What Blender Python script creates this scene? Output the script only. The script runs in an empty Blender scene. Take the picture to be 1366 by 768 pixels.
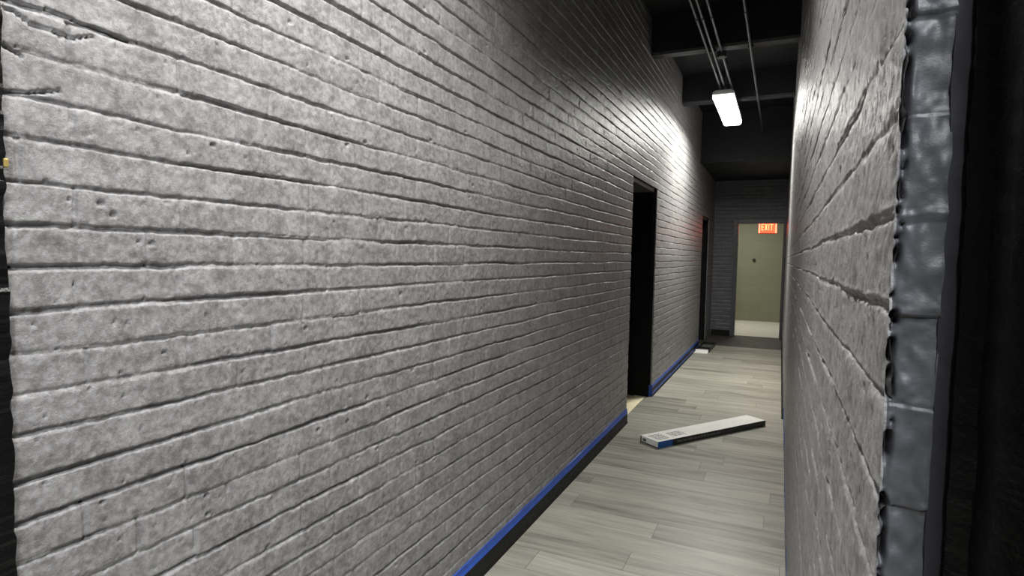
import bpy, bmesh, math
import numpy as np
from mathutils import Matrix, Vector

C = bpy.context.scene.collection
scene = bpy.context.scene
R = math.radians

# ------------------------------------------------------------------ layout (metres; +y runs down the corridor)
WL = -1.122          # left brick face
WR = 0.074           # right brick face
Y0 = 0.50            # the doorway plane the camera looks through
YB = 11.2            # back wall
H = 3.50             # deck above
Z0 = 0.014           # first bed joint
CH = 0.070           # brick course
D1 = (4.80, 5.83, 2.055)
D2 = (9.50, 10.40, 2.06)
D3 = (-0.735, 0.045, 2.04)

# ------------------------------------------------------------------ materials
def mat(name, col, rough=0.5, metal=0.0, emit=None, strength=0.0):
    m = bpy.data.materials.new(name); m.use_nodes = True
    b = m.node_tree.nodes['Principled BSDF']
    b.inputs['Base Color'].default_value = (*col, 1)
    b.inputs['Roughness'].default_value = rough
    b.inputs['Metallic'].default_value = metal
    if emit:
        b.inputs['Emission Color'].default_value = (*emit, 1)
        b.inputs['Emission Strength'].default_value = strength
    return m

def nodes(m):
    nt = m.node_tree
    return nt, nt.nodes['Principled BSDF'], nt.nodes, nt.links

def noise_node(nt, vec, scale, detail=4, rough=0.55):
    n = nt.nodes.new('ShaderNodeTexNoise')
    n.inputs['Scale'].default_value = scale
    n.inputs['Detail'].default_value = detail
    n.inputs['Roughness'].default_value = rough
    if vec is not None: nt.links.new(vec, n.inputs['Vector'])
    return n

def maprange(nt, src, a, b, c, d):
    n = nt.nodes.new('ShaderNodeMapRange')
    n.inputs[1].default_value = a; n.inputs[2].default_value = b
    n.inputs[3].default_value = c; n.inputs[4].default_value = d
    nt.links.new(src, n.inputs[0]); return n.outputs[0]

def mathn(nt, op, a, b=None):
    n = nt.nodes.new('ShaderNodeMath'); n.operation = op
    for i, v in enumerate((a, b)):
        if v is None: continue
        if isinstance(v, (int, float)): n.inputs[i].default_value = v
        else: nt.links.new(v, n.inputs[i])
    return n.outputs[0]

def mottled(name, col, var=0.15, rough=0.4, rvar=0.08, scale=9.0, bump=0.0, bscale=140.0, bdist=0.002):
    """paint with blotchy tone, uneven gloss and a fine orange-peel"""
    m = mat(name, col, rough); nt, b, N, L = nodes(m)
    tc = N.new('ShaderNodeTexCoord').outputs['Object']
    n1 = noise_node(nt, tc, scale, 6, 0.65)
    mx = N.new('ShaderNodeMix'); mx.data_type = 'RGBA'
    mx.inputs['A'].default_value = (*[c*(1-var) for c in col], 1)
    mx.inputs['B'].default_value = (*[c*(1+var) for c in col], 1)
    L.new(maprange(nt, n1.outputs[0], 0.3, 0.7, 0, 1), mx.inputs['Factor'])
    L.new(mx.outputs['Result'], b.inputs['Base Color'])
    n2 = noise_node(nt, tc, scale*2.3, 5, 0.6)
    L.new(maprange(nt, n2.outputs[0], 0.3, 0.7, rough-rvar, rough+rvar), b.inputs['Roughness'])
    if bump > 0:
        n3 = noise_node(nt, tc, bscale, 6, 0.72)
        bp = N.new('ShaderNodeBump'); bp.inputs['Strength'].default_value = bump
        bp.inputs['Distance'].default_value = bdist
        L.new(n3.outputs[0], bp.inputs['Height']); L.new(bp.outputs[0], b.inputs['Normal'])
    return m

M = {}
def brick_paint(name, ca, cb, rough, bump):
    """uneven sprayed coat: cloudy tone, finer speckle, patchy gloss, sandy surface"""
    m = mottled(name, ca, 0.0, rough, 0.09, 18, bump, 270, 0.0017); nt, b, N, L = nodes(m)
    tc = N.new('ShaderNodeTexCoord').outputs['Object']
    a = noise_node(nt, tc, 14, 5, 0.6); c = noise_node(nt, tc, 62, 6, 0.7)
    f = mathn(nt, 'ADD', mathn(nt, 'MULTIPLY', maprange(nt, a.outputs[0], 0.36, 0.64, 0, 1), 0.42), mathn(nt, 'MULTIPLY', maprange(nt, c.outputs[0], 0.41, 0.59, 0, 1), 0.58))
    mx = N.new('ShaderNodeMix'); mx.data_type = 'RGBA'
    mx.inputs['A'].default_value = (*ca, 1); mx.inputs['B'].default_value = (*cb, 1)
    L.new(f, mx.inputs['Factor']); L.new(mx.outputs['Result'], b.inputs['Base Color'])
    return m
M['brick'] = brick_paint('grey_brick_paint', (0.150, 0.143, 0.142), (0.335, 0.330, 0.332), 0.39, 0.95)
M['brick'].node_tree.nodes['Principled BSDF'].inputs['Specular IOR Level'].default_value = 0.42
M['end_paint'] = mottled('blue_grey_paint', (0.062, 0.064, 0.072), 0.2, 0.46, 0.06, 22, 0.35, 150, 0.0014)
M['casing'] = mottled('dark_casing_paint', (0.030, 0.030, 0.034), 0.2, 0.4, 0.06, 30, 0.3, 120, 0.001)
M['black_gloss'] = mottled('black_gloss_paint', (0.003, 0.003, 0.0034), 0.2, 0.26, 0.06, 30, 0.4, 60, 0.003)
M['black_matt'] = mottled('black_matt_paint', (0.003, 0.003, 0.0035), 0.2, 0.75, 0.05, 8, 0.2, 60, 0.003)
M['black_gloss'].node_tree.nodes['Principled BSDF'].inputs['Specular IOR Level'].default_value = 0.32
M['black_matt'].node_tree.nodes['Principled BSDF'].inputs['Specular IOR Level'].default_value = 0.2
M['deck'] = mottled('black_ceiling_paint', (0.010, 0.010, 0.013), 0.25, 0.55, 0.06, 4, 0.3, 30, 0.004)
M['beam'] = mottled('charcoal_beam_paint', (0.024, 0.024, 0.029), 0.15, 0.45, 0.06, 6, 0.2, 50, 0.003)
M['conduit'] = mat('conduit_paint', (0.095, 0.095, 0.10), 0.4)
M['rubber'] = mottled('black_rubber', (0.007, 0.0065, 0.0065), 0.2, 0.6, 0.05, 12, 0.15, 80, 0.002)
M['rubber'].node_tree.nodes['Principled BSDF'].inputs['Specular IOR Level'].default_value = 0.25
M['brick_dark'] = mottled('charcoal_brick_paint', (0.125, 0.122, 0.134), 0.2, 0.45, 0.07, 16, 0.5, 200, 0.0016)
M['tape'] = mottled('blue_tape', (0.025, 0.085, 0.42), 0.18, 0.5, 0.05, 25, 0.3, 120, 0.001)
M['frame'] = mottled('grey_frame_paint', (0.10, 0.10, 0.112), 0.1, 0.35, 0.05, 12, 0.2, 70, 0.002)
M['brass'] = mat('brass', (0.42, 0.31, 0.10), 0.5, 0.6)
M['white_metal'] = mat('white_enamel', (0.75, 0.75, 0.74), 0.35)
M['card_white'] = mottled('white_card', (0.84, 0.84, 0.80), 0.06, 0.45, 0.05, 6)
M['card_black'] = mottled('black_card', (0.010, 0.010, 0.010), 0.2, 0.4, 0.05, 12)
M['card_blue'] = mat('blue_card', (0.012, 0.10, 0.36), 0.4)
M['card_grey'] = mottled('grey_print', (0.12, 0.12, 0.12), 0.2, 0.45, 0.05, 60)
M['card_tan'] = mottled('card_inside', (0.10, 0.10, 0.085), 0.25, 0.7, 0.05, 14)
M['diffuser'] = mat('lamp_diffuser', (0.9, 0.9, 0.88), 0.4, 0, (1.0, 0.985, 0.93), 6.0)
M['exit_face'] = mat('exit_face', (0.5, 0.05, 0.03), 0.4, 0, (1.0, 0.034, 0.015), 6.5)
M['exit_edge'] = mat('exit_glow_edge', (0.6, 0.3, 0.15), 0.4, 0, (1.0, 0.115, 0.06), 6.5)
M['exit_letter'] = mat('exit_letter', (0.8, 0.5, 0.3), 0.4, 0, (1.0, 0.15, 0.055), 6.5)
M['dark_plastic'] = mat('dark_plastic', (0.03, 0.03, 0.03), 0.45)
M['plain_wall'] = mottled('plain_wall_paint', (0.30, 0.31, 0.33), 0.06, 0.6, 0.05, 3)
M['rear_wall'] = mottled('dark_wall_paint', (0.10, 0.10, 0.108), 0.08, 0.6, 0.05, 3)
M['tan_floor'] = mottled('bare_tan_floor', (0.82, 0.74, 0.50), 0.12, 0.6, 0.05, 20)
M['bare_floor'] = mottled('bare_dark_floor', (0.055, 0.052, 0.045), 0.25, 0.55, 0.08, 5)
M['far_floor'] = mottled('far_floor', (0.80, 0.77, 0.66), 0.1, 0.5, 0.05, 5)

def plank_material():
    m = mat('grey_vinyl_plank', (0.3, 0.29, 0.25), 0.42); nt, b, N, L = nodes(m)
    tc = N.new('ShaderNodeTexCoord').outputs['Object']
    sx = N.new('ShaderNodeSeparateXYZ'); L.new(tc, sx.inputs[0])
    x, y = sx.outputs[0], sx.outputs[1]
    PW, PL = 0.178, 1.22
    v = mathn(nt, 'DIVIDE', y, PW); row = mathn(nt, 'FLOOR', v)
    wn = N.new('ShaderNodeTexWhiteNoise'); wn.noise_dimensions = '1D'; L.new(row, wn.inputs['W'])
    u = mathn(nt, 'ADD', mathn(nt, 'DIVIDE', x, PL), wn.outputs[0]); col = mathn(nt, 'FLOOR', u)
    cv = N.new('ShaderNodeCombineXYZ'); L.new(row, cv.inputs[0]); L.new(col, cv.inputs[1])
    wn2 = N.new('ShaderNodeTexWhiteNoise'); wn2.noise_dimensions = '2D'; L.new(cv.outputs[0], wn2.inputs['Vector'])
    # grain: stretched along each plank, shifted plank to plank
    off = mathn(nt, 'MULTIPLY', wn2.outputs[0], 37.0)
    gv = N.new('ShaderNodeCombineXYZ')
    L.new(mathn(nt, 'ADD', mathn(nt, 'MULTIPLY', x, 1.6), off), gv.inputs[0])
    L.new(mathn(nt, 'MULTIPLY', y, 17.0), gv.inputs[1]); L.new(off, gv.inputs[2])
    g1 = noise_node(nt, gv.outputs[0], 1.0, 6, 0.6); g1.inputs['Distortion'].default_value = 0.7
    gv2 = N.new('ShaderNodeCombineXYZ')
    L.new(mathn(nt, 'ADD', mathn(nt, 'MULTIPLY', x, 5.0), off), gv2.inputs[0])
    L.new(mathn(nt, 'MULTIPLY', y, 95.0), gv2.inputs[1]); L.new(off, gv2.inputs[2])
    g2 = noise_node(nt, gv2.outputs[0], 1.0, 4, 0.6)
    tone = mathn(nt, 'ADD', mathn(nt, 'MULTIPLY', g1.outputs[0], 0.95), mathn(nt, 'MULTIPLY', g2.outputs[0], 0.28))
    tone = mathn(nt, 'ADD', tone, mathn(nt, 'MULTIPLY', wn2.outputs[0], 0.24))
    rp = N.new('ShaderNodeValToRGB'); e = rp.color_ramp.elements
    e[0].position = 0.48; e[0].color = (0.125, 0.120, 0.098, 1)
    e[1].position = 1.0; e[1].color = (0.42, 0.41, 0.345, 1)
    k = rp.color_ramp.elements.new(0.70); k.color = (0.270, 0.264, 0.220, 1)
    L.new(tone, rp.inputs[0])
    fr = mathn(nt, 'FRACT', v); fu = mathn(nt, 'FRACT', u)
    seam = mathn(nt, 'MINIMUM', mathn(nt, 'GREATER_THAN', fr, 0.010), mathn(nt, 'GREATER_THAN', fu, 0.002))
    mx = N.new('ShaderNodeMix'); mx.data_type = 'RGBA'; mx.inputs['A'].default_value = (0.09, 0.085, 0.07, 1)
    L.new(seam, mx.inputs['Factor']); L.new(rp.outputs[0], mx.inputs['B'])
    L.new(mx.outputs['Result'], b.inputs['Base Color'])
    bp = N.new('ShaderNodeBump'); bp.inputs['Strength'].default_value = 0.15; bp.inputs['Distance'].default_value = 0.001
    L.new(tone, bp.inputs['Height']); L.new(bp.outputs[0], b.inputs['Normal'])
    return m
M['plank'] = plank_material()

def block_material():
    m = mat('greenish_block_wall', (0.3, 0.3, 0.2), 0.55); nt, b, N, L = nodes(m)
    tc = N.new('ShaderNodeTexCoord').outputs['Object']
    sx = N.new('ShaderNodeSeparateXYZ'); L.new(tc, sx.inputs[0])
    cv = N.new('ShaderNodeCombineXYZ'); L.new(sx.outputs[0], cv.inputs[0]); L.new(sx.outputs[2], cv.inputs[1])
    br = N.new('ShaderNodeTexBrick'); L.new(cv.outputs[0], br.inputs['Vector'])
    br.inputs['Scale'].default_value = 1.0; br.inputs['Brick Width'].default_value = 0.4
    br.inputs['Row Height'].default_value = 0.2; br.inputs['Mortar Size'].default_value = 0.006
    br.inputs['Color1'].default_value = (0.27, 0.275, 0.185, 1); br.inputs['Color2'].default_value = (0.25, 0.255, 0.17, 1)
    br.inputs['Mortar'].default_value = (0.235, 0.24, 0.16, 1)
    L.new(br.outputs['Color'], b.inputs['Base Color'])
    bp = N.new('ShaderNodeBump'); bp.inputs['Strength'].default_value = 0.2; bp.inputs['Distance'].default_value = 0.003; bp.invert = True
    L.new(br.outputs['Fac'], bp.inputs['Height']); L.new(bp.outputs[0], b.inputs['Normal'])
    return m
M['block'] = block_material()

# ------------------------------------------------------------------ mesh helpers
def link(name, me, m, parent=None):
    me.materials.append(m)
    o = bpy.data.objects.new(name, me); C.objects.link(o)
    if parent: o.parent = parent
    return o

def add_box(bm, lo, hi, bevel=0.0, seg=2, rot=None):
    r = bmesh.ops.create_cube(bm, size=1.0)
    vs = r['verts']
    c = [(a+b)/2 for a, b in zip(lo, hi)]; s = [b-a for a, b in zip(lo, hi)]
    for v in vs: v.co = Vector((v.co.x*s[0], v.co.y*s[1], v.co.z*s[2]))
    if bevel > 0:
        es = list({e for v in vs for e in v.link_edges})
        rr = bmesh.ops.bevel(bm, geom=es, offset=bevel, segments=seg, affect='EDGES', profile=0.5)
        vs = list({v for f in rr['faces'] for v in f.verts} | {v for v in vs if v.is_valid})
    for v in vs:
        if rot is not None: v.co = rot @ v.co
        v.co += Vector(c)
    return vs

def add_tube(bm, p, q, r, n=14):
    p = Vector(p); q = Vector(q); d = q-p
    rt = d.to_track_quat('Z', 'Y').to_matrix()
    res = bmesh.ops.create_cone(bm, cap_ends=True, segments=n, radius1=r, radius2=r, depth=d.length)
    for v in res['verts']: v.co = rt @ v.co + (p+q)/2

def finish(name, bm, m, parent=None, smooth=False):
    me = bpy.data.meshes.new(name); bm.to_mesh(me); bm.free()
    if smooth:
        for f in me.polygons: f.use_smooth = True
    return link(name, me, m, parent)

def boxes(name, lst, m, parent=None, bevel=0.0):
    bm = bmesh.new()
    for lo, hi in lst: add_box(bm, lo, hi, bevel)
    return finish(name, bm, m, parent)

def prism(name, prof, axis_lo, axis_hi, m, parent=None, axis='y'):
    """closed profile [(a,b)] extruded along an axis"""
    bm = bmesh.new()
    def P(a, b, t): return {'y': (a, t, b), 'z': (a, b, t), 'x': (t, a, b)}[axis]
    A = [bm.verts.new(P(a, b, axis_lo)) for a, b in prof]
    B = [bm.verts.new(P(a, b, axis_hi)) for a, b in prof]
    n = len(prof)
    for i in range(n): bm.faces.new((A[i], A[(i+1) % n], B[(i+1) % n], B[i]))
    bm.faces.new(A[::-1]); bm.faces.new(B)
    bmesh.ops.recalc_face_normals(bm, faces=bm.faces)
    return finish(name, bm, m, parent)

def struct(o): o['kind'] = 'structure'; return o

def tag(o, label, cat, group=None):
    o['label'] = label; o['category'] = cat
    if group: o['group'] = group
    return o

def thing(name, label, cat, loc=(0, 0, 0), rz=0.0, group=None):
    o = bpy.data.objects.new(name, None); C.objects.link(o); o.empty_display_size = 0.1
    o.location = loc; o.rotation_euler = (0, 0, rz)
    return tag(o, label, cat, group)

# ------------------------------------------------------------------ painted brick relief
def hsh(i, j, s):
    i = i.astype(np.int64); j = np.asarray(j).astype(np.int64)
    h = (i*374761393 + j*668265263 + s*1442695041) & 0x7fffffff
    h = ((h ^ (h >> 13))*1274126177) & 0x7fffffff
    h = h ^ (h >> 16)
    return (h & 0xffffff)/float(0xffffff)

def vn(x, y, s):
    xi = np.floor(x); yi = np.floor(y); fx = x-xi; fy = y-yi
    fx = fx*fx*(3-2*fx); fy = fy*fy*(3-2*fy)
    a = hsh(xi, yi, s); b = hsh(xi+1, yi, s); c = hsh(xi, yi+1, s); d = hsh(xi+1, yi+1, s)
    return (a*(1-fx)+b*fx)*(1-fy)+(c*(1-fx)+d*fx)*fy

def sst(e0, e1, x):
    t = np.clip((x-e0)/(e1-e0), 0, 1); return t*t*(3-2*t)

def line_warp(k, u, s):          # how far bed joint k strays at u
    return (vn(u*2.3, k*7.13, s)-0.5)*0.008 + (vn(u*9.0, k*3.7, s+1)-0.5)*0.0038 + (vn(u*31.0, k*5.1, s+2)-0.5)*0.0028 + (vn(u*85.0, k*6.7, s+26)-0.5)*0.0022

def relief(U, Z, s, per=0.212, phase=(0.615, 0.728), jd=1.0, rough=1.0):
    """warped z and height of painted brickwork at along-wall U and height Z"""
    t = (Z-Z0)/CH; k = np.floor(t); f = t-k
    w0 = line_warp(k, U, s); w1 = line_warp(k+1, U, s)
    Zw = Z + w0*(1-f)+w1*f
    db0 = f*CH; db1 = (1-f)*CH
    def groove(kk, db, side):
        J = np.clip(-0.26+1.45*vn(U*3.1, kk*11.7, s+3)+0.7*(vn(U*13., kk*4.9, s+4)-0.5)+0.25*(vn(U*60., kk*6.1, s+25)-0.5), 0.10, 1.2)
        W = 0.0006+0.0030*vn(U*4.0, kk*9.3, s+5)+0.0016*vn(U*45., kk*2.2+side*50, s+6)
        return J*(1-sst(W, W+(0.0018 if side else 0.0028), db))
    g = np.maximum(groove(k, db0, 0), groove(k+1, db1, 1))
    # brick index in the course
    par = np.mod(k, 2); ph = np.where(par < 1, phase[0], phase[1]) + (hsh(k, k*0+3, s+7)-0.5)*0.03
    v = (U-ph)/per; i = np.floor(v+0.5)
    jo = (hsh(k, i, s+8)-0.5)*0.025
    dj = np.abs((v-i)*per-jo)
    js = hsh(k, i, s+9)**0.9
    jw = 0.0012+0.002*vn(U*40, Z*60, s+10)
    gh = js*(1-sst(jw, jw+0.003, dj))*(0.6+0.5*vn(U*8, Z*70, s+24))
    bi = np.where((v-i)*per-jo > 0, i, i-1)          # brick to the right of / left of the joint
    h = -0.0085*jd*g - 0.0045*jd*gh
    h = h + (hsh(k, bi, s+11)-0.5)*0.0032 + (hsh(k, bi, s+12)-0.5)*0.0030*(f-0.5)
    # rounded, lipped brick edges
    edge = np.minimum(db0, db1)
    h = h - 0.0012*np.exp(-(edge/0.006)**2)*(0.5+vn(U*22, Z*22, s+13))
    h = h + rough*((vn(U*26, Z*32, s+14)-0.5)*0.0013 + (vn(U*70, Z*80, s+15)-0.5)*0.0016 + (vn(U*190, Z*200, s+16)-0.5)*0.0013)
    # chips and pits
    for q, (sc, th, dp) in enumerate(((42., 0.992, 0.006), (85., 0.986, 0.0035))):
        cx = np.floor(U*sc); cz = np.floor(Z*sc)
        on = hsh(cx, cz, s+17+q) > th
        px = (cx+0.3+0.4*hsh(cx, cz, s+19))/sc; pz = (cz+0.3+0.4*hsh(cx, cz, s+20))/sc
        rr = np.sqrt(((U-px)*0.7)**2+((Z-pz)*1.2)**2)*sc
        h = h - np.where(on, dp*(1-sst(0.12, 0.30, rr)), 0)
    return Zw, h, g

def rows_for(z0, z1, per):
    """row heights, packed close to the bed joints"""
    q = np.linspace(0, 1, per, endpoint=False)
    w = 0.5-0.5*np.cos(np.pi*q)                     # denser at both ends
    w = 0.65*w+0.35*q
    out = [z0]
    for k in range(int(math.floor((z0-Z0)/CH)), int(math.ceil((z1-Z0)/CH))+1):
        for a in w:
            z = Z0+(k+a)*CH
            if z0+1e-4 < z < z1-1e-4: out.append(z)
    return np.array(out+[z1])

def snap(a, vals):
    for v in vals: a[np.argmin(np.abs(a-v))] = v
    return a

def grid_arrays(P, hole=None):
    """P (nr, nc, 3) -> verts, quads; hole(nr-1, nc-1) True is left open"""
    nr, nc = P.shape[:2]
    idx = np.arange(nr*nc).reshape(nr, nc)
    q = np.stack([idx[:-1, :-1], idx[:-1, 1:], idx[1:, 1:], idx[1:, :-1]], -1)
    if hole is not None: q = q[~hole]
    return P.reshape(-1, 3), q.reshape(-1, 4)

BOXQ = np.array([[0, 3, 2, 1], [4, 5, 6, 7], [0, 1, 5, 4], [1, 2, 6, 5], [2, 3, 7, 6], [3, 0, 4, 7]])
def box_arrays(lo, hi):
    a, b = lo, hi
    V = np.array([[a[0], a[1], a[2]], [b[0], a[1], a[2]], [b[0], b[1], a[2]], [a[0], b[1], a[2]],
                  [a[0], a[1], b[2]], [b[0], a[1], b[2]], [b[0], b[1], b[2]], [a[0], b[1], b[2]]], float)
    return V, BOXQ.copy()

def mesh_from(name, parts, mats, mat_ids):
    vs, qs, sm, mi = [], [], [], []
    n = 0
    for (V, Q), smooth, m in zip(*parts, mat_ids):
        vs.append(V); qs.append(Q+n); n += len(V)
        sm.append(np.full(len(Q), smooth)); mi.append(np.full(len(Q), m))
    V = np.concatenate(vs).astype(np.float32); Q = np.concatenate(qs).astype(np.int32)
    me = bpy.data.meshes.new(name)
    me.vertices.add(len(V)); me.vertices.foreach_set('co', V.ravel())
    me.loops.add(Q.size); me.loops.foreach_set('vertex_index', Q.ravel())
    me.polygons.add(len(Q))
    me.polygons.foreach_set('loop_start', np.arange(0, Q.size, 4, dtype=np.int32))
    for m in mats: me.materials.append(m)
    me.polygons.foreach_set('material_index', np.concatenate(mi).astype(np.int32))
    me.polygons.foreach_set('use_smooth', np.concatenate(sm).astype(bool))
    me.update(calc_edges=True); me.validate()
    o = bpy.data.objects.new(name, me); C.objects.link(o)
    return o

# ---- left wall
ys = [Y0]
while ys[-1] < YB: ys.append(ys[-1]+max(0.0020, 0.0030*ys[-1]))
ys = np.array(ys); ys = ys*1.0; ys[-1] = YB
ys = snap(ys, (D1[0], D1[1], D2[0], D2[1]))
zs = rows_for(0.0, H, 20); zs = snap(zs, (D1[2],))
U, Z = np.meshgrid(ys, zs)
Zw, h, g = relief(U, Z, 11)
# cracks and blow-holes near the doorway
CRACKS = [[(0.5154, 1.754), (0.5351, 1.7499), (0.5533, 1.7401), (0.5912, 1.7413), (0.6139, 1.7366), (0.6344, 1.7461), (0.6505, 1.7541)],
          [(0.5753, 1.7722), (0.6089, 1.77), (0.6324, 1.7684), (0.6762, 1.7682), (0.7124, 1.7642)],
          [(0.5159, 1.6945), (0.5256, 1.6907), (0.5416, 1.6852)], [(0.518, 1.6234), (0.5507, 1.6294), (0.5946, 1.6431)], [(0.5856, 1.7418), (0.6011, 1.7323)]]
HOLES = [(0.7735, 1.1714, 6), (0.649, 0.9097, 6), (1.5166, 0.8901, 7), (0.8283, 1.5785, 4), (0.734, 1.283, 4), (0.6109, 1.3166, 4), (0.6045, 1.4635, 3), (1.2633, 1.4604, 4), (1.4727, 1.4564, 4), (1.1657, 1.8543, 4), (0.7256, 1.3933, 4)]
nb = (U < 1.7) & (Zw > 0.7) & (Zw < 2.0)
ub, zb = U[nb], Zw[nb]; dh = np.zeros_like(ub)
for ci, cr in enumerate(CRACKS):
    dm = np.full_like(ub, 9.0)
    for (a0, b0), (a1, b1) in zip(cr[:-1], cr[1:]):
        tt = np.clip(((ub-a0)*(a1-a0)+(zb-b0)*(b1-b0))/((a1-a0)**2+(b1-b0)**2), 0, 1)
        dm = np.minimum(dm, np.hypot(ub-a0-tt*(a1-a0), zb-b0-tt*(b1-b0)))
    wd = 0.0009+0.0016*vn(ub*28, zb*28, 501+ci)
    dh -= 0.009*(1-sst(wd*0.5, wd*1.6, dm))
for (a0, b0, rr) in HOLES:
    dh -= 0.007*(1-sst(0.45, 1.0, np.hypot((ub-a0)*0.8, (zb-b0)*1.25)/(rr*0.001)*(0.8+0.5*vn(ub*200, zb*200, 520))))
h[nb] += dh
keep = np.minimum(np.abs(Z-D1[2])/0.02, 1)
for (a, b, t) in (D1, D2):                                    # keep the opening edges straight
    near = (U > a-0.05) & (U < b+0.05) & (np.abs(Z-D1[2]) < 0.02)
    Zw = np.where(near, Z*(1-keep)+Zw*keep, Zw)
Zw[0] = 0; Zw[-1] = H
P = np.stack([WL+h, U, Zw], -1)
uc = (U[:-1, :-1]+U[1:, 1:])/2; zc = (Z[:-1, :-1]+Z[1:, 1:])/2
hole = ((uc > D1[0]) & (uc < D1[1]) & (zc < D1[2])) | ((uc > D2[0]) & (uc < D2[1]) & (zc < D1[2]))
gl = grid_arrays(P, hole)
XB = WL-0.27; XF = WL-0.013
slabs = [box_arrays((XB, a, 0), (XF, b, H)) for a, b in ((Y0-0.1, D1[0]), (D1[1], D2[0]), (D2[1], YB+0.2))]
slabs += [box_arrays((XB, a, D1[2]), (XF, b, H)) for a, b in ((D1[0], D1[1]), (D2[0], D2[1]))]
# brick returns that close the relief to the slab at the openings
rets = []
for (a, b, t) in (D1, D2):
    rets += [box_arrays((XF-0.004, a-0.012, 0), (WL-0.0035, a, t)), box_arrays((XF-0.004, b, 0), (WL-0.0035, b+0.012, t)),
             box_arrays((XF-0.004, a-0.012, t), (WL-0.0035, b+0.012, t+0.012))]
o = mesh_from('wall_left', ([gl]+slabs+rets, [True]+[False]*(len(slabs)+len(rets))), [M['brick'], M['black_matt']], [0]+[1]*len(slabs)+[0]*len(rets))
struct(o)

# ---- right wall: a long face, a ragged corner and the narrow end that faces the doorway
ys = [Y0+0.003]
while ys[-1] < YB: ys.append(ys[-1]+min(0.022, 0.0022*(ys[-1]/0.5)**2))
ys = np.array(ys); ys[-1] = YB
zs = rows_for(0.0, H, 26)
U, Z = np.meshgrid(ys, zs)
Zw, h, g = relief(U, Z, 71, jd=0.40-0.28*sst(1.35, 1.47, Z), rough=1.0)
t0 = (Z-Z0)/CH; f0 = (t0-np.floor(t0))*CH
h = h+0.0018*np.exp(-((f0-0.0055)/0.0025)**2)*(0.25+0.95*vn(U*26, np.floor(t0)*5.7, 215))*(1-0.6*sst(1.36, 1.50, Z))
Zw[0] = 0; Zw[-1] = H
E = np.exp(-((U-Y0)/0.03)**2)
rag = (vn(Z*55, Z*0+2.5, 201)-0.5)*0.010+(vn(Z*170, Z*0+9.5, 202)-0.5)*0.006
Uc = U + E*rag
h = h - E*0.003*vn(U*60, Z*90, 203)
P = np.stack([WR-h, Uc, Zw], -1)[:, ::-1]
gr = grid_arrays(P)
# end face
XE = 0.1035
xs = np.linspace(WR-0.001, XE, 34)
X, Z = np.meshgrid(xs, zs)
Zw, h, g = relief(X*1.0+3.0, Z, 71, per=5.0, phase=(2.2, 2.4), jd=-0.30, rough=1.5)
Zw[0] = 0; Zw[-1] = H
lip = np.exp(-((X-WR-0.0010-0.0022*vn(Z*45, Z*0+7.7, 208))/0.0020)**2)
crack = lip*(0.001+0.018*sst(0.34, 0.52, 0.6*vn(Z*70, X*90, 205)+0.4*vn(Z*210, X*150, 216)))
Yf = Y0-0.001-h*0.8+crack+(vn(X*50, Z*18, 206)-0.5)*0.003+(vn(X*130, Z*80, 209)-0.5)*0.0026
ragx = (vn(Z*48, Z*0+1.5, 207)-0.5)*0.0035*sst(XE-0.006, XE, X)
PE = np.stack([X+ragx, Yf, Zw], -1)
ge0 = grid_arrays(PE[:, :3]); ge = grid_arrays(PE[:, 2:])
slab = box_arrays((WR+0.011, Y0+0.018, 0), (WR+0.27, YB+0.2, H))
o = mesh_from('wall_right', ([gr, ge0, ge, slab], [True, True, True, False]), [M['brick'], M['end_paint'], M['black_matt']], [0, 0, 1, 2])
struct(o)

# ---- back wall with its doorway
xs = np.arange(WL-0.02, WR+0.03, 0.008); xs = snap(xs, (D3[0], D3[1]))
zs = rows_for(0.0, H, 7); zs = snap(zs, (D3[2],))
X, Z = np.meshgrid(xs, zs)
Zw, h, g = relief(X+20, Z, 131)
Zw = np.where(np.abs(Z-D3[2]) < 0.02, Z, Zw); Zw[0] = 0; Zw[-1] = H
P = np.stack([X, YB-h, Zw], -1)
xc = (X[:-1, :-1]+X[1:, 1:])/2; zc = (Z[:-1, :-1]+Z[1:, 1:])/2
gb = grid_arrays(P, (xc > D3[0]) & (xc < D3[1]) & (zc < D3[2]))
sl = [box_arrays((-2.6, YB+0.013, 0), (D3[0], YB+0.16, H)), box_arrays((D3[1], YB+0.013, 0), (1.6, YB+0.16, H)), box_arrays((D3[0], YB+0.013, D3[2]), (D3[1], YB+0.16, H))]
o = mesh_from('wall_back', ([gb]+sl, [True]+[False]*3), [M['brick_dark'], M['plain_wall']], [0, 1, 1, 1])
struct(o)

# ------------------------------------------------------------------ floors and ceilings
YF = 9.85
struct(boxes('floor', [((WL-0.05, Y0-3.2, -0.05), (WR+0.05, YF, 0.0))], M['plank']))
struct(boxes('trim_1', [((WL-0.05, YF, -0.05), (WR+0.05, YB+0.16, -0.002))], M['bare_floor']))
struct(boxes('trim_2', [((-2.6, YB+0.16, -0.05), (1.6, 14.4, 0.0))], M['far_floor']))
struct(boxes('trim_3', [((WL-1.5, D1[0]-0.3, -0.05), (WL-0.05, D1[1]+0.3, 0.001))], M['tan_floor']))
struct(boxes('trim_4', [((WL-1.5, D2[0]-0.3, -0.05), (WL-0.05, D2[1]+0.3, 0.001))], M['bare_floor']))
struct(boxes('ceiling', [((WL-0.3, Y0-3.2, H), (WR+0.3, YB+0.2, H+0.1))], M['deck']))
for i, yb in enumerate((1.75, 3.54, 5.335, 7.13)):
    struct(prism('trim_%d' % (5+i), [(yb, H), (yb, 3.20), (yb+0.012, 3.18), (yb+0.118, 3.18), (yb+0.13, 3.20), (yb+0.13, H)], WL-0.01, WR+0.01, M['beam'], axis='x'))
struct(boxes('trim_9', [((WL-0.01, 9.0, 2.78), (WR+0.01, YB+0.01, H))], M['deck']))       # boxed-in soffit at the end

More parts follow.
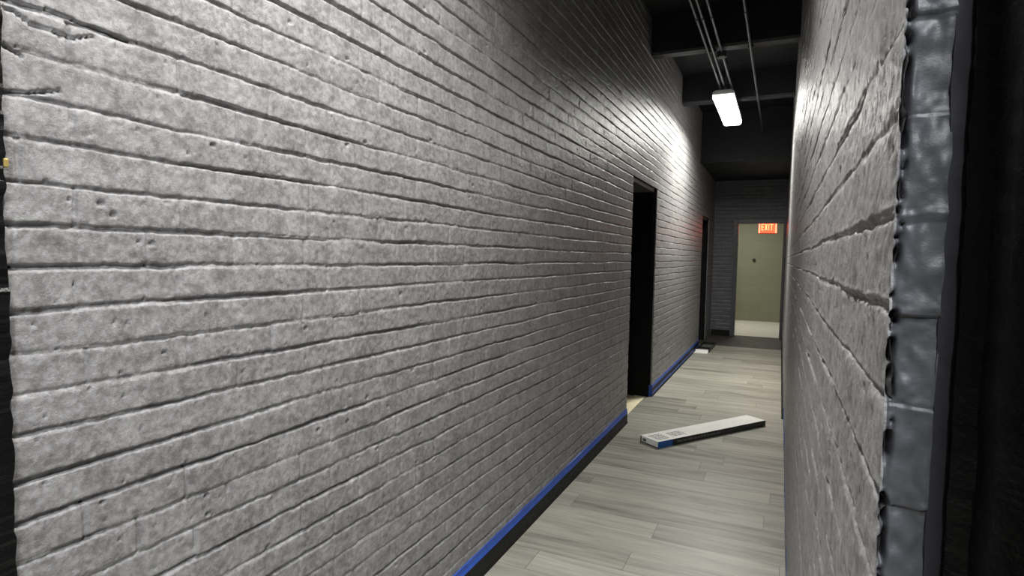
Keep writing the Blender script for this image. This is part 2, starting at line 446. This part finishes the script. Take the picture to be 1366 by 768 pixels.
# dark rooms behind the two side openings
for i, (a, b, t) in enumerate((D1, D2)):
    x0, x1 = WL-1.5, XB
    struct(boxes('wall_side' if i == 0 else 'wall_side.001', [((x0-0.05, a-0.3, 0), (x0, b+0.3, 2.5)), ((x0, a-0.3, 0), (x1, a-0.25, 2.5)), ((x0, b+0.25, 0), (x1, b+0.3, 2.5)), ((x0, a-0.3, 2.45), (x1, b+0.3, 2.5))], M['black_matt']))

# room beyond the back doorway
struct(boxes('wall_far', [((-2.6, 14.24, 0), (1.6, 14.4, 2.6))], M['block']))
struct(boxes('wall_far_side', [((-2.65, YB+0.1, 0), (-2.55, 14.3, 2.6)), ((1.55, YB+0.1, 0), (1.65, 14.3, 2.6))], M['plain_wall']))
struct(boxes('ceiling_far', [((-2.6, YB+0.16, 2.5), (1.6, 14.4, 2.6))], M['plain_wall']))

# room the camera stands in
struct(boxes('wall_rear', [((-2.6, -2.75, 0), (2.2, -2.65, H)), ((-2.65, -2.7, 0), (-2.55, Y0-0.08, H)), ((2.15, -2.7, 0), (2.25, Y0-0.08, H))], M['rear_wall']))
struct(boxes('floor_rear', [((-2.6, -2.7, -0.05), (WL-0.05, Y0-0.1, 0)), ((WR+0.05, -2.7, -0.05), (2.2, Y0-0.1, 0))], M['plank']))
struct(boxes('ceiling_rear', [((-2.6, -2.7, H), (WL-0.3, Y0, H+0.1)), ((WR+0.3, -2.7, H), (2.2, Y0, H+0.1))], M['deck']))
struct(boxes('wall_front', [((-2.6, Y0-0.12, 0), (WL-0.10, Y0-0.02, H)), ((WR+0.14, Y0-0.12, 0), (2.2, Y0-0.02, H)), ((WL-0.10, Y0-0.12, 2.75), (WR+0.14, Y0-0.02, H))], M['rear_wall']))

# ------------------------------------------------------------------ doorways
def jamb_set(name, a, b, t):
    """black painted lining set back from the brick in a side opening"""
    root = bpy.data.objects.new(name, None); C.objects.link(root); root.location = (WL-0.14, (a+b)/2, 0); struct(root)
    x0, x1 = XB-0.01, WL-0.028
    def part(nm, lo, hi, m, bev=0.003):
        ob = boxes(nm, [(lo, hi)], m, root, bev); ob.matrix_parent_inverse = Matrix.Translation(-root.location)
        return ob
    part('jamb', (x0, a-0.001, 0.001), (x1, a+0.035, t), M['black_matt'])
    part('jamb', (x0, b-0.035, 0.001), (x1, b+0.001, t), M['black_matt'])
    part('lintel', (x0, a+0.035, t-0.035), (x1, b-0.035, t+0.001), M['frame'])
    part('door_stop', (x0+0.08, b-0.055, 0.001), (x0+0.12, b-0.035, t-0.035), M['black_matt'])
    return root
jamb_set('door_1', *D1)
jamb_set('door_2', *D2)

d3 = bpy.data.objects.new('door_3', None); C.objects.link(d3); d3.location = ((D3[0]+D3[1])/2, YB, 0); struct(d3)
def d3part(nm, lst, m):
    ob = boxes(nm, lst, m, d3, 0.004); ob.matrix_parent_inverse = Matrix.Translation(-d3.location); return ob
d3part('jamb', [((D3[0]-0.055, YB-0.022, 0), (D3[0]+0.012, YB-0.002, D3[2]+0.05)), ((D3[0]-0.001, YB-0.01, 0), (D3[0]+0.022, YB+0.17, D3[2]))], M['frame'])
d3part('jamb', [((D3[1]-0.022, YB-0.022, 0), (WR-0.012, YB-0.002, D3[2]+0.05)), ((D3[1]-0.022, YB-0.01, 0), (D3[1]+0.001, YB+0.17, D3[2]))], M['frame'])
d3part('lintel', [((D3[0]+0.012, YB-0.022, D3[2]-0.012), (D3[1]-0.022, YB-0.002, D3[2]+0.05)), ((D3[0]+0.022, YB-0.01, D3[2]-0.02), (D3[1]-0.022, YB+0.17, D3[2]+0.001))], M['frame'])

# the black doorway the view is taken through
d4 = bpy.data.objects.new('door_4', None); C.objects.link(d4); d4.location = (WL, Y0-0.05, 0); struct(d4)
def ragged_jamb(nm, prof, m, seed, amp):
    """a profile in plan, run up the wall in short steps with a brushed, uneven edge"""
    zz = np.arange(0.0, 2.76, 0.006); n = len(prof)
    pr = np.array(prof)
    V = np.zeros((len(zz), n+1, 3))
    for j in range(n+1):
        a, b = pr[j % n]
        V[:, j, 0] = a+(vn(zz*34, zz*0+(j % n)*3.3, seed)-0.5)*amp+(vn(zz*120, zz*0+(j % n)*5.3, seed+1)-0.5)*amp*0.6
        V[:, j, 1] = b+(vn(zz*40, zz*0+(j % n)*4.1, seed+2)-0.5)*amp
        V[:, j, 2] = zz
    arr = grid_arrays(V)
    ob = mesh_from(nm, ([arr], [False]), [m], [0]); ob.parent = d4
    ob.matrix_parent_inverse = Matrix.Translation(-d4.location); return ob
ragged_jamb('jamb', [(WL+0.010, Y0-0.14), (WL+0.012, Y0+0.008), (WL-0.006, Y0+0.014), (WL-0.11, Y0+0.005), (WL-0.11, Y0-0.14)], M['black_gloss'], 301, 0.006)
x = 0.080
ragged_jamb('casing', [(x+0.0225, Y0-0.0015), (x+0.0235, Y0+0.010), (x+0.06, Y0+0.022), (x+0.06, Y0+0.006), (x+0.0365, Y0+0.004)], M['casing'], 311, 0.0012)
ragged_jamb('jamb', [(x+0.0335, Y0-0.004), (x+0.0345, Y0+0.006), (x+0.15, Y0+0.006), (x+0.15, Y0-0.14), (x+0.064, Y0-0.14), (x+0.064, Y0-0.052), (x+0.047, Y0-0.050), (x+0.046, Y0-0.012)], M['black_gloss'], 321, 0.0018)
ob = boxes('lintel', [((WL-0.11, Y0-0.14, 2.70), (WR+0.15, Y0+0.01, 2.76))], M['black_gloss'], d4, 0.004); ob.matrix_parent_inverse = Matrix.Translation(-d4.location)
bm = bmesh.new()
add_box(bm, (WL+0.007, Y0+0.006, 1.503), (WL+0.0140, Y0+0.0130, 1.517), 0.0016)
ob = finish('strike_plate', bm, M['brass'], d4); ob.matrix_parent_inverse = Matrix.Translation(-d4.location); ob['label'] = 'small brass strike plate'

# ------------------------------------------------------------------ baseboards and tape
def cove(name, x, sgn, a, b, hgt, th=0.009):
    """rubber base with a small toe at the floor; sgn points into the corridor"""
    pr = [(x-sgn*0.012, 0.0), (x+sgn*(th+0.006), 0.0), (x+sgn*(th+0.004), 0.005), (x+sgn*th, 0.014), (x+sgn*(th-0.001), hgt-0.004), (x+sgn*(th-0.004), hgt), (x-sgn*0.012, hgt)]
    return struct(prism(name, pr, a, b, M['rubber']))
cove('baseboard_left', WL, 1, Y0+0.02, D1[0]-0.004, 0.084)
cove('baseboard_left.001', WL, 1, D1[1]+0.004, D2[0]-0.004, 0.084)
cove('baseboard_right', WR, -1, 5.55, YB-0.03, 0.090)
struct(boxes('baseboard_back', [((WL+0.01, YB-0.015, 0), (D3[0]-0.056, YB+0.012, 0.10))], M['rubber'], None, 0.003))

def tape(x, sgn, a, b, z0, z1, label, seed, wrap=None, wall_only=False):
    n = max(8, int((b-a)/0.03)); yy = np.linspace(a, b, n)
    V = []
    q = 0.15 if wall_only else 1.0
    prof = [(0.0100*q, z0), (0.0104*q, z0+0.004), (0.0062*q, (z0+z1)/2), (0.0048*q, z1-0.002), (0.0040*q, z1), (-0.003, z1), (-0.003, z0)]
    V = np.zeros((len(prof)+1, n, 3))
    for j in range(len(prof)+1):
        d, z = prof[j % len(prof)]
        wob = (vn(yy*6, yy*0+(j % 7)*2.7, seed)-0.5)
        V[j, :, 0] = x+sgn*(d+(wob*0.0022 if d > 0 else 0)); V[j, :, 1] = yy; V[j, :, 2] = z+wob*0.005
    if sgn > 0: V = V[::-1]
    o = mesh_from('masking_tape', ([grid_arrays(V)], [False]), [M['tape']], [0])
    if wrap:
        tag(boxes('masking_tape', [wrap], M['tape']), 'short piece of blue tape wrapped round the far corner of the first dark doorway', 'tape', 'blue masking tape along the wall bases')
    return tag(o, label, 'tape', 'blue masking tape along the wall bases')
tape(WL, 1, Y0+0.02, D1[0]-0.003, 0.082, 0.119, 'long blue masking tape above the black baseboard of the near left wall', 401)
tape(WL, 1, D1[1]+0.002, D2[0]-0.004, 0.020, 0.112, 'blue masking tape along the left wall base between the two dark doorways', 402,
     ((WL-0.026, D1[1]-0.004, 0.002), (WL+0.009, D1[1]-0.001, 0.112)))
tape(WR, -1, Y0+0.1, 5.5, 0.06, 0.115, 'strip of blue masking tape along the foot of the right wall', 403, None, True)

# ------------------------------------------------------------------ overhead: lamp, conduits, box
def ceiling_light(label, x, y0, y1, z):
    """wraparound fixture hung on two short rods; origin at its centre"""
    L = y1-y0; t = thing('ceiling_light', label, 'light', (x, (y0+y1)/2, z), 0, 'wraparound ceiling lights')
    hw = 0.105
    prism('housing', [(-hw, 0.055), (-hw, 0.085), (-hw*0.75, 0.105), (hw*0.75, 0.105), (hw, 0.085), (hw, 0.055)], -L/2, L/2, M['white_metal'], t)
    prism('diffuser', [(-hw+0.002, 0.056), (-hw+0.006, 0.020), (-hw+0.030, 0.003), (-0.02, 0.0), (0.02, 0.0), (hw-0.030, 0.003), (hw-0.006, 0.020), (hw-0.002, 0.056)], -L/2+0.006, L/2-0.006, M['diffuser'], t)
    for s in (-1, 1):
        prism('end_cap', [(-hw, 0.057), (-hw+0.004, 0.018), (-hw+0.029, 0.001), (hw-0.029, 0.001), (hw-0.004, 0.018), (hw, 0.057)], s*L/2-0.004, s*L/2+0.004, M['diffuser'], t)
        bm = bmesh.new(); add_tube(bm, (0, s*L*0.3, 0.10), (0, s*L*0.3, 3.5-z), 0.006, 10)
        finish('hanger_rod', bm, M['conduit'], t, True)
    return t
ceiling_light('glowing white ceiling light hung under the black deck', -0.600, 6.40, 7.64, 3.0)
ceiling_light('white ceiling light hung over the corridor just inside the near doorway', -0.500, 0.60, 1.60, 3.0)

def lamp(name, loc, sx, sy, power, col, spread, rot=(0, 0, 0)):
    l = bpy.data.lights.new(name, 'AREA'); l.shape = 'RECTANGLE'; l.size = sx; l.size_y = sy
    l.energy = power; l.color = col; l.spread = R(spread)
    o = bpy.data.objects.new(name, l); C.objects.link(o); o.location = loc; o.rotation_euler = rot
    return o
lamp('corridor_lamp', (-0.600, 7.02, 2.996), 0.16, 1.2, 86, (1.0, 0.985, 0.92), 166)
lamp('near_lamp', (-0.500, 1.10, 2.996), 0.16, 0.95, 46, (1.0, 0.985, 0.95), 142)
lamp('far_room_lamp', (-0.9, 12.9, 2.49), 1.2, 0.3, 30, (1.0, 0.97, 0.88), 180)
lamp('rear_room_lamp', (0.55, -1.1, 3.05), 0.4, 1.2, 145, (0.95, 0.975, 1.0), 180)

def conduit(label, x, z, y0, y1, r, straps):
    bm = bmesh.new(); add_tube(bm, (x, y0, z), (x, y1, z), r)
    for q in np.arange(y0+1.2, y1, 3.0): add_tube(bm, (x, q-0.02, z), (x, q+0.02, z), r*1.35)     # couplings
    t = thing('conduit', label, 'pipe', (x, y0, z), 0, 'electrical conduits under the deck')
    ob = finish('pipe', bm, M['conduit'], t, True); ob.matrix_parent_inverse = Matrix.Translation((-x, -y0, -z))
    for yb in straps:
        ob = boxes('strap', [((x-r-0.012, yb+0.05, z+r-0.004), (x+r+0.012, yb+0.075, 3.182)), ((x-r-0.003, yb+0.05, z-0.002), (x-r, yb+0.075, 3.180)), ((x+r, yb+0.05, z-0.002), (x+r+0.003, yb+0.075, 3.180))], M['conduit'], t)
        ob.matrix_parent_inverse = Matrix.Translation((-x, -y0, -z))
    return t
bs = (1.75, 3.54, 5.335)
conduit('leftmost thin grey conduit running along the ceiling to the light', -0.640, 3.155, -2.6, 6.70, 0.010, bs)
conduit('grey conduit beside the leftmost one, touching it', -0.598, 3.155, -2.6, 6.70, 0.010, bs)
box_run = conduit('grey ceiling conduit that carries the round junction box', -0.532, 3.155, -2.6, 6.66, 0.010, (1.75, 3.54))
conduit('rightmost grey conduit, alone, running past the ceiling light', -0.300, 3.155, -2.6, 8.98, 0.010, bs+(7.13,))

t = bpy.data.objects.new('junction_box', None); C.objects.link(t); t.parent = box_run
t.location = (0, 5.40+2.6, 3.137-3.155); t['label'] = 'small round grey junction box at the ceiling beam'
bm = bmesh.new(); add_tube(bm, (0, 0, -0.022), (0, 0, 0.022), 0.040, 24); finish('body', bm, M['conduit'], t)
bm = bmesh.new(); add_tube(bm, (0, 0, -0.028), (0, 0, -0.022), 0.042, 24); add_tube(bm, (0.03, 0, -0.031), (0.03, 0, -0.027), 0.004, 8); add_tube(bm, (-0.03, 0, -0.031), (-0.03, 0, -0.027), 0.004, 8)
finish('cover_plate', bm, M['conduit'], t)

# ------------------------------------------------------------------ exit sign
sx, sy, sz = -0.250, 12.2, 2.005
t = thing('exit_sign', 'lit red EXIT sign hanging in the bright room past the end doorway', 'sign', (sx, sy, sz))
SW, SH = 0.165, 0.125
boxes('housing', [((-SW, 0.0, -SH), (SW, 0.045, SH))], M['dark_plastic'], t, 0.006)
boxes('face_panel', [((-SW+0.035, -0.004, -SH+0.012), (SW-0.035, 0.004, SH-0.012))], M['exit_face'], t, 0.002)
for sg in (-1, 1): boxes('glow_edge', [((sg*(SW-0.0195)-0.0135, -0.003, -SH+0.012), (sg*(SW-0.0195)+0.0135, 0.004, SH-0.012))], M['exit_edge'], t)
bm = bmesh.new()
lw, lh, st = 0.046, 0.060, 0.013
def bar(x0, z0, x1, z1): add_box(bm, (x0, -0.008, z0), (x1, -0.003, z1))
x0 = -0.115                                                           # E
bar(x0, -lh, x0+st, lh)
for zz in (-lh, -st/2, lh-st): bar(x0+st, zz, x0+lw, zz+st)
x0 = -0.055                                                           # X
ang = math.atan2(lw-st, 2*lh)
for s in (-1, 1):
    add_box(bm, (x0+lw/2-st/2, -0.008, -lh*1.02), (x0+lw/2+st/2, -0.003, lh*1.02), rot=Matrix.Rotation(s*ang, 3, 'Y'))
x0 = 0.008; bar(x0, -lh, x0+st, lh)                                   # I
x0 = 0.034                                                            # T
bar(x0, lh-st, x0+lw+0.012, lh); bar(x0+lw/2-st/2+0.006, -lh, x0+lw/2+st/2+0.006, lh-st)
ob = finish('lettering', bm, M['exit_letter'], t); ob.location.x = 0.005
bm = bmesh.new(); add_tube(bm, (0, 0.022, SH-0.004), (0, 0.022, 2.501-sz), 0.010); add_tube(bm, (0, 0.022, 2.48-sz), (0, 0.022, 2.501-sz), 0.05, 20)
finish('stem', bm, M['dark_plastic'], t)
pl = bpy.data.objects.new('wall_knob', None)
t = thing('wall_knob', 'small dark round knob on the greenish wall under the exit sign', 'knob', (-0.545, 14.238, 1.375))
bm = bmesh.new(); add_tube(bm, (0, 0, 0), (0, -0.012, 0), 0.034, 20); finish('back_plate', bm, M['dark_plastic'], t)
bm = bmesh.new(); add_tube(bm, (0, -0.012, 0), (0, -0.05, 0), 0.022, 16); finish('grip', bm, M['dark_plastic'], t)
bpy.data.objects.remove(pl)

# ------------------------------------------------------------------ flooring boxes
A = Vector((-0.754, 4.246, 0)); B = Vector((-0.061, 5.253, 0))
d = (B-A); Lb = d.length; rz = math.atan2(d.y, d.x)
t = thing('flooring_box', 'long flat closed white and black flooring box lying across the corridor floor', 'box', A, rz)
W, hh = 0.185, 0.048
# local x runs along the box, y across it (away from the camera), z up
boxes('carton', [((0, 0.0015, 0), (Lb, W, hh-0.0015))], M['card_white'], t, 0.002)
boxes('side_panel', [((0.145, 0.0, 0.0005), (Lb, 0.004, hh-0.001))], M['card_black'], t)
boxes('blue_panel', [((0.0, 0.0, 0.0005), (0.145, 0.004, hh-0.001))], M['card_blue'], t)
boxes('lid_flap', [((0.001, 0.001, hh-0.0025), (Lb-0.001, W-0.001, hh)), ((0.002, W*0.5-0.0015, hh), (Lb-0.12, W*0.5+0.0015, hh+0.0004))], M['card_white'], t)
# printed blocks: rows of unreadable small print, as thin ink bars
rng = np.random.RandomState(5)
def print_rows(nm, x0, x1, y0, y1, rows, z, m):
    bm = bmesh.new()
    for r in range(rows):
        yy = y0+(y1-y0)*(r+0.2)/rows; hh_ = (y1-y0)/rows*0.5; xx = x0
        while xx < x1:
            w = rng.uniform(0.008, 0.035); add_box(bm, (xx, yy, z), (min(xx+w, x1), yy+hh_, z+0.0004)); xx += w+0.006
    return finish(nm, bm, m, t)
print_rows('printed_label', 0.03, 0.15, 0.03, 0.15, 5, hh, M['card_grey'])
print_rows('printed_label', 0.20, 0.34, 0.045, 0.135, 4, hh, M['card_grey'])
bm = bmesh.new(); xx = 0.19
while xx < 0.66:
    w = rng.uniform(0.02, 0.06); add_box(bm, (xx, -0.0005, 0.016), (xx+w, 0.001, 0.031)); xx += w+0.010
finish('side_lettering', bm, M['card_grey'], t)
boxes('end_label', [((-0.0006, 0.125, 0.012), (0.0015, 0.160, 0.034))], M['card_grey'], t)
boxes('end_edge', [((-0.001, 0.002, 0.0), (0.003, W-0.001, 0.006)), ((-0.001, W-0.012, 0.0), (0.003, W-0.0005, hh-0.003))], M['card_black'], t)

# opened carton against the far left wall
t = thing('open_carton', 'opened black cardboard tray on the floor by the far left wall', 'box', (-1.002, 8.98, 0.0), R(-1))
w2, l2, h2 = 0.095, 0.86, 0.045
boxes('base', [((-w2, 0, 0.0), (w2, l2, 0.004))], M['card_tan'], t)
boxes('side_wall', [((-w2-0.003, 0, 0), (-w2+0.003, l2, h2)), ((-w2, l2-0.004, 0), (w2, l2, h2)), ((-w2, 0.0, 0), (w2, 0.005, h2))], M['card_black'], t)
boxes('side_wall', [((w2-0.003, 0, 0), (w2+0.003, l2, h2))], M['card_black'], t)
boxes('divider', [((-w2, l2*0.42, 0.003), (w2, l2*0.42+0.006, 0.03))], M['card_black'], t)
t2 = tag(boxes('card_strip', [((-0.095, -0.12, 0.0), (0.095, -0.004, 0.012)), ((-0.09, -0.014, 0.01), (0.092, -0.004, 0.045))], M['card_white'], None, 0.0015),
         'folded white card strip on the floor in front of the black cardboard tray', 'card')
t2.location = (-1.006, 8.975, 0.0); t2.rotation_euler = (0, 0, R(-2))

# ------------------------------------------------------------------ camera, world, view
cam = bpy.data.cameras.new('camera'); co = bpy.data.objects.new('camera', cam); C.objects.link(co)
rx = (0.908615, -0.039954, -0.415718); ry = (0.41723, 0.043061, 0.90778); up = (0.018368, 0.998273, -0.055796)
m = Matrix(((rx[0], rx[1], -rx[2]), (ry[0], ry[1], -ry[2]), (up[0], up[1], -up[2])))
co.matrix_world = Matrix.Translation((0, 0, 1.38)) @ m.to_4x4()
cam.sensor_width = 36.0; cam.lens = 780/1366*36.0; cam.clip_start = 0.02
scene.camera = co
w = bpy.data.worlds.new('world'); scene.world = w; w.use_nodes = True
w.node_tree.nodes['Background'].inputs[0].default_value = (0.55, 0.6, 0.7, 1)
w.node_tree.nodes['Background'].inputs[1].default_value = 0.02
vs = scene.view_settings
vs.view_transform = 'Standard'; vs.look = 'None'; vs.gamma = 1.0; vs.use_curve_mapping = False; vs.exposure = 0.0
